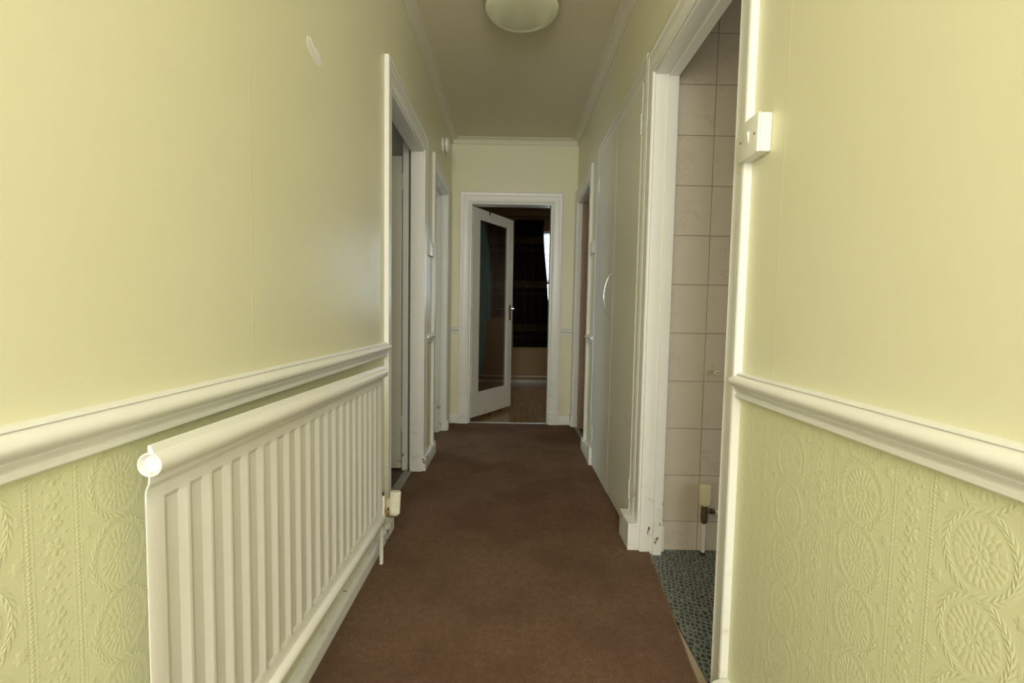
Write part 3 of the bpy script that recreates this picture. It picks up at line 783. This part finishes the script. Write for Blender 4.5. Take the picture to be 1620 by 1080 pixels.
curtain(lambda z: .02, lambda z: lerp(z, [(.52, .535), (1.0, .53), (1.5, .495), (1.9, .45), (2.2, .425), (2.34, .435)]), .525, 2.325, 9, .028, M['tartan'], 'dark tartan curtain hanging over the left of the far window', YW-.085)
curtain(lambda z: -.62, lambda z: -.06, .95, 2.31, 7, .024, M['rust_cloth'], 'rust brown curtain seen through the glazed door', YW-.085)

# glazed door, opened into the end room
dr = bpy.data.objects.new('door_5', None); COL.objects.link(dr)
dr['kind'] = 'structure'; dr['label'] = 'white single-pane glazed door standing ajar at the end'
hx, hy = FD[0]+.022, YF+.062
ang = math.atan2(.62, .375)
dr.location = (hx, hy, 0); dr.rotation_euler = (0, 0, ang)
LW, th = .700, .038
def dpart(name, bm, mat, parent=dr, smooth=False, label=None):
    o = link(name, bm, mat, parent, smooth)
    if label: o['label'] = label
    return o
zb_, zt_ = .030, 1.950
SW, BR, TR = .105, .215, .085
dpart('stile', B(0, SW, 0, th, zb_, zt_, bev=.002), M['far_leaf']); dpart('stile', B(LW-.088, LW, 0, th, zb_, zt_, bev=.002), M['far_leaf'])
dpart('bottom_rail', B(SW, LW-.088, 0, th, zb_, zb_+BR, bev=.001), M['far_leaf']); dpart('top_rail', B(SW, LW-.088, 0, th, zt_-TR, zt_, bev=.001), M['far_leaf'])
gz0, gz1, gx0, gx1 = zb_+BR, zt_-TR, SW, LW-.088
for a in ((gx0, gx0+.012, gz0, gz1), (gx1-.012, gx1, gz0, gz1), (gx0, gx1, gz0, gz0+.012), (gx0, gx1, gz1-.012, gz1)):
    dpart('glazing_bead', B(a[0], a[1], .004, .016, a[2], a[3], bev=.002), M['far_leaf'])
dpart('glass_pane', B(gx0, gx1, .018, .022, gz0, gz1), M['glass'])
for s, y_ in ((-1, 0), (1, th)):
    hp = dpart('handle_plate', B(LW-.062, LW-.028, min(y_, y_+s*.006), max(y_, y_+s*.006), .93, 1.085, bev=.002), M['tarnish'], label='dark handle plate')
    bm = bmesh.new(); tube(bm, [(LW-.045, y_+s*.006, 1.045), (LW-.045, y_+s*.042, 1.045), (LW-.060, y_+s*.048, 1.045), (LW-.150, y_+s*.046, 1.042)], [.008, .008, .008, .006], 12)
    dpart('lever', bm, M['chrome'], hp, True)
for zz in (.22, 1.0, 1.75):
    bm = bmesh.new(); tube(bm, [(-.004, .006, zz-.045), (-.004, .006, zz+.045)], .006, 10); dpart('hinge', bm, M['pvc'], dr, True)

# over-door hook with robe behind the glass
def dw(u, v, z): return (hx+u*math.cos(ang)-v*math.sin(ang), hy+u*math.sin(ang)+v*math.cos(ang), z)
hk = thing('over_door_hook', 'dark hook clipped over the top of the glazed door', 'hook', dw(.26, 0, zt_))
bm = bmesh.new()
prof = [(-.002, zt_-.030), (-.002, zt_+.002), (th+.003, zt_+.002), (th+.003, zt_-.10), (th+.024, zt_-.115), (th+.034, zt_-.09)]
A = [[dw(.252, v+dv, z+dz) for v, z in prof] for dv, dz in ((0, 0),)][0]
for (v0, z0), (v1, z1) in zip(prof, prof[1:]):
    n = Vector((z1-z0, -(v1-v0))).normalized()*.001
    sweep(bm, None, [[dw(u, v0+n.x, z0+n.y), dw(u, v0-n.x, z0-n.y), dw(u, v1-n.x, z1-n.y), dw(u, v1+n.x, z1+n.y)] for u in (.252, .270)])
part('strap', bm, M['dark'], hk)
rb = thing('dressing_gown', 'teal dressing gown hanging behind the glazed door', 'dressing gown', dw(.20, .06, 1.85))
def robe_w(z):
    return lerp(z, [(.38, .055), (.6, .085), (.85, .095), (1.1, .10), (1.45, .12), (1.65, .105), (1.78, .06), (1.87, .015)])
bm = bmesh.new(); rg = []
for j in range(44):
    z = .38+(1.86-.38)*j/43; wv = robe_w(z); cu = lerp(z, [(.38, .225), (.9, .245), (1.3, .265), (1.7, .27), (1.86, .262)]); row = []
    for i in range(40):
        a = 2*math.pi*i/40; f = 1+.12*math.sin(5*a+3*z)+.08*math.sin(9*a-5*z)
        row.append(bm.verts.new(dw(cu+wv*math.cos(a)*f, th+.058+.030*math.sin(a)*f*(.6+.4*wv/.12), z+.012*math.sin(3*a))))
    rg.append(row)
for a, b_ in zip(rg, rg[1:]):
    for i in range(40): bm.faces.new((a[i], a[(i+1) % 40], b_[(i+1) % 40], b_[i]))
bm.faces.new(rg[0][::-1]); bm.faces.new(rg[-1])
part('robe_body', bm, M['teal'], rb, True)
bm = bmesh.new(); rg = []
for j in range(20):
    z = .93+(1.62-.93)*j/19; wv = .035+.012*math.sin(4*z); cu = lerp(z, [(.93, .385), (1.3, .39), (1.62, .35)]); row = []
    for i in range(18):
        a = 2*math.pi*i/18; row.append(bm.verts.new(dw(cu+wv*math.cos(a), th+.060+.025*math.sin(a)*(1+.2*math.sin(6*z)), z)))
    rg.append(row)
for a, b_ in zip(rg, rg[1:]):
    for i in range(18): bm.faces.new((a[i], a[(i+1) % 18], b_[(i+1) % 18], b_[i]))
bm.faces.new(rg[0][::-1]); bm.faces.new(rg[-1])
part('sleeve', bm, M['teal'], rb, True)
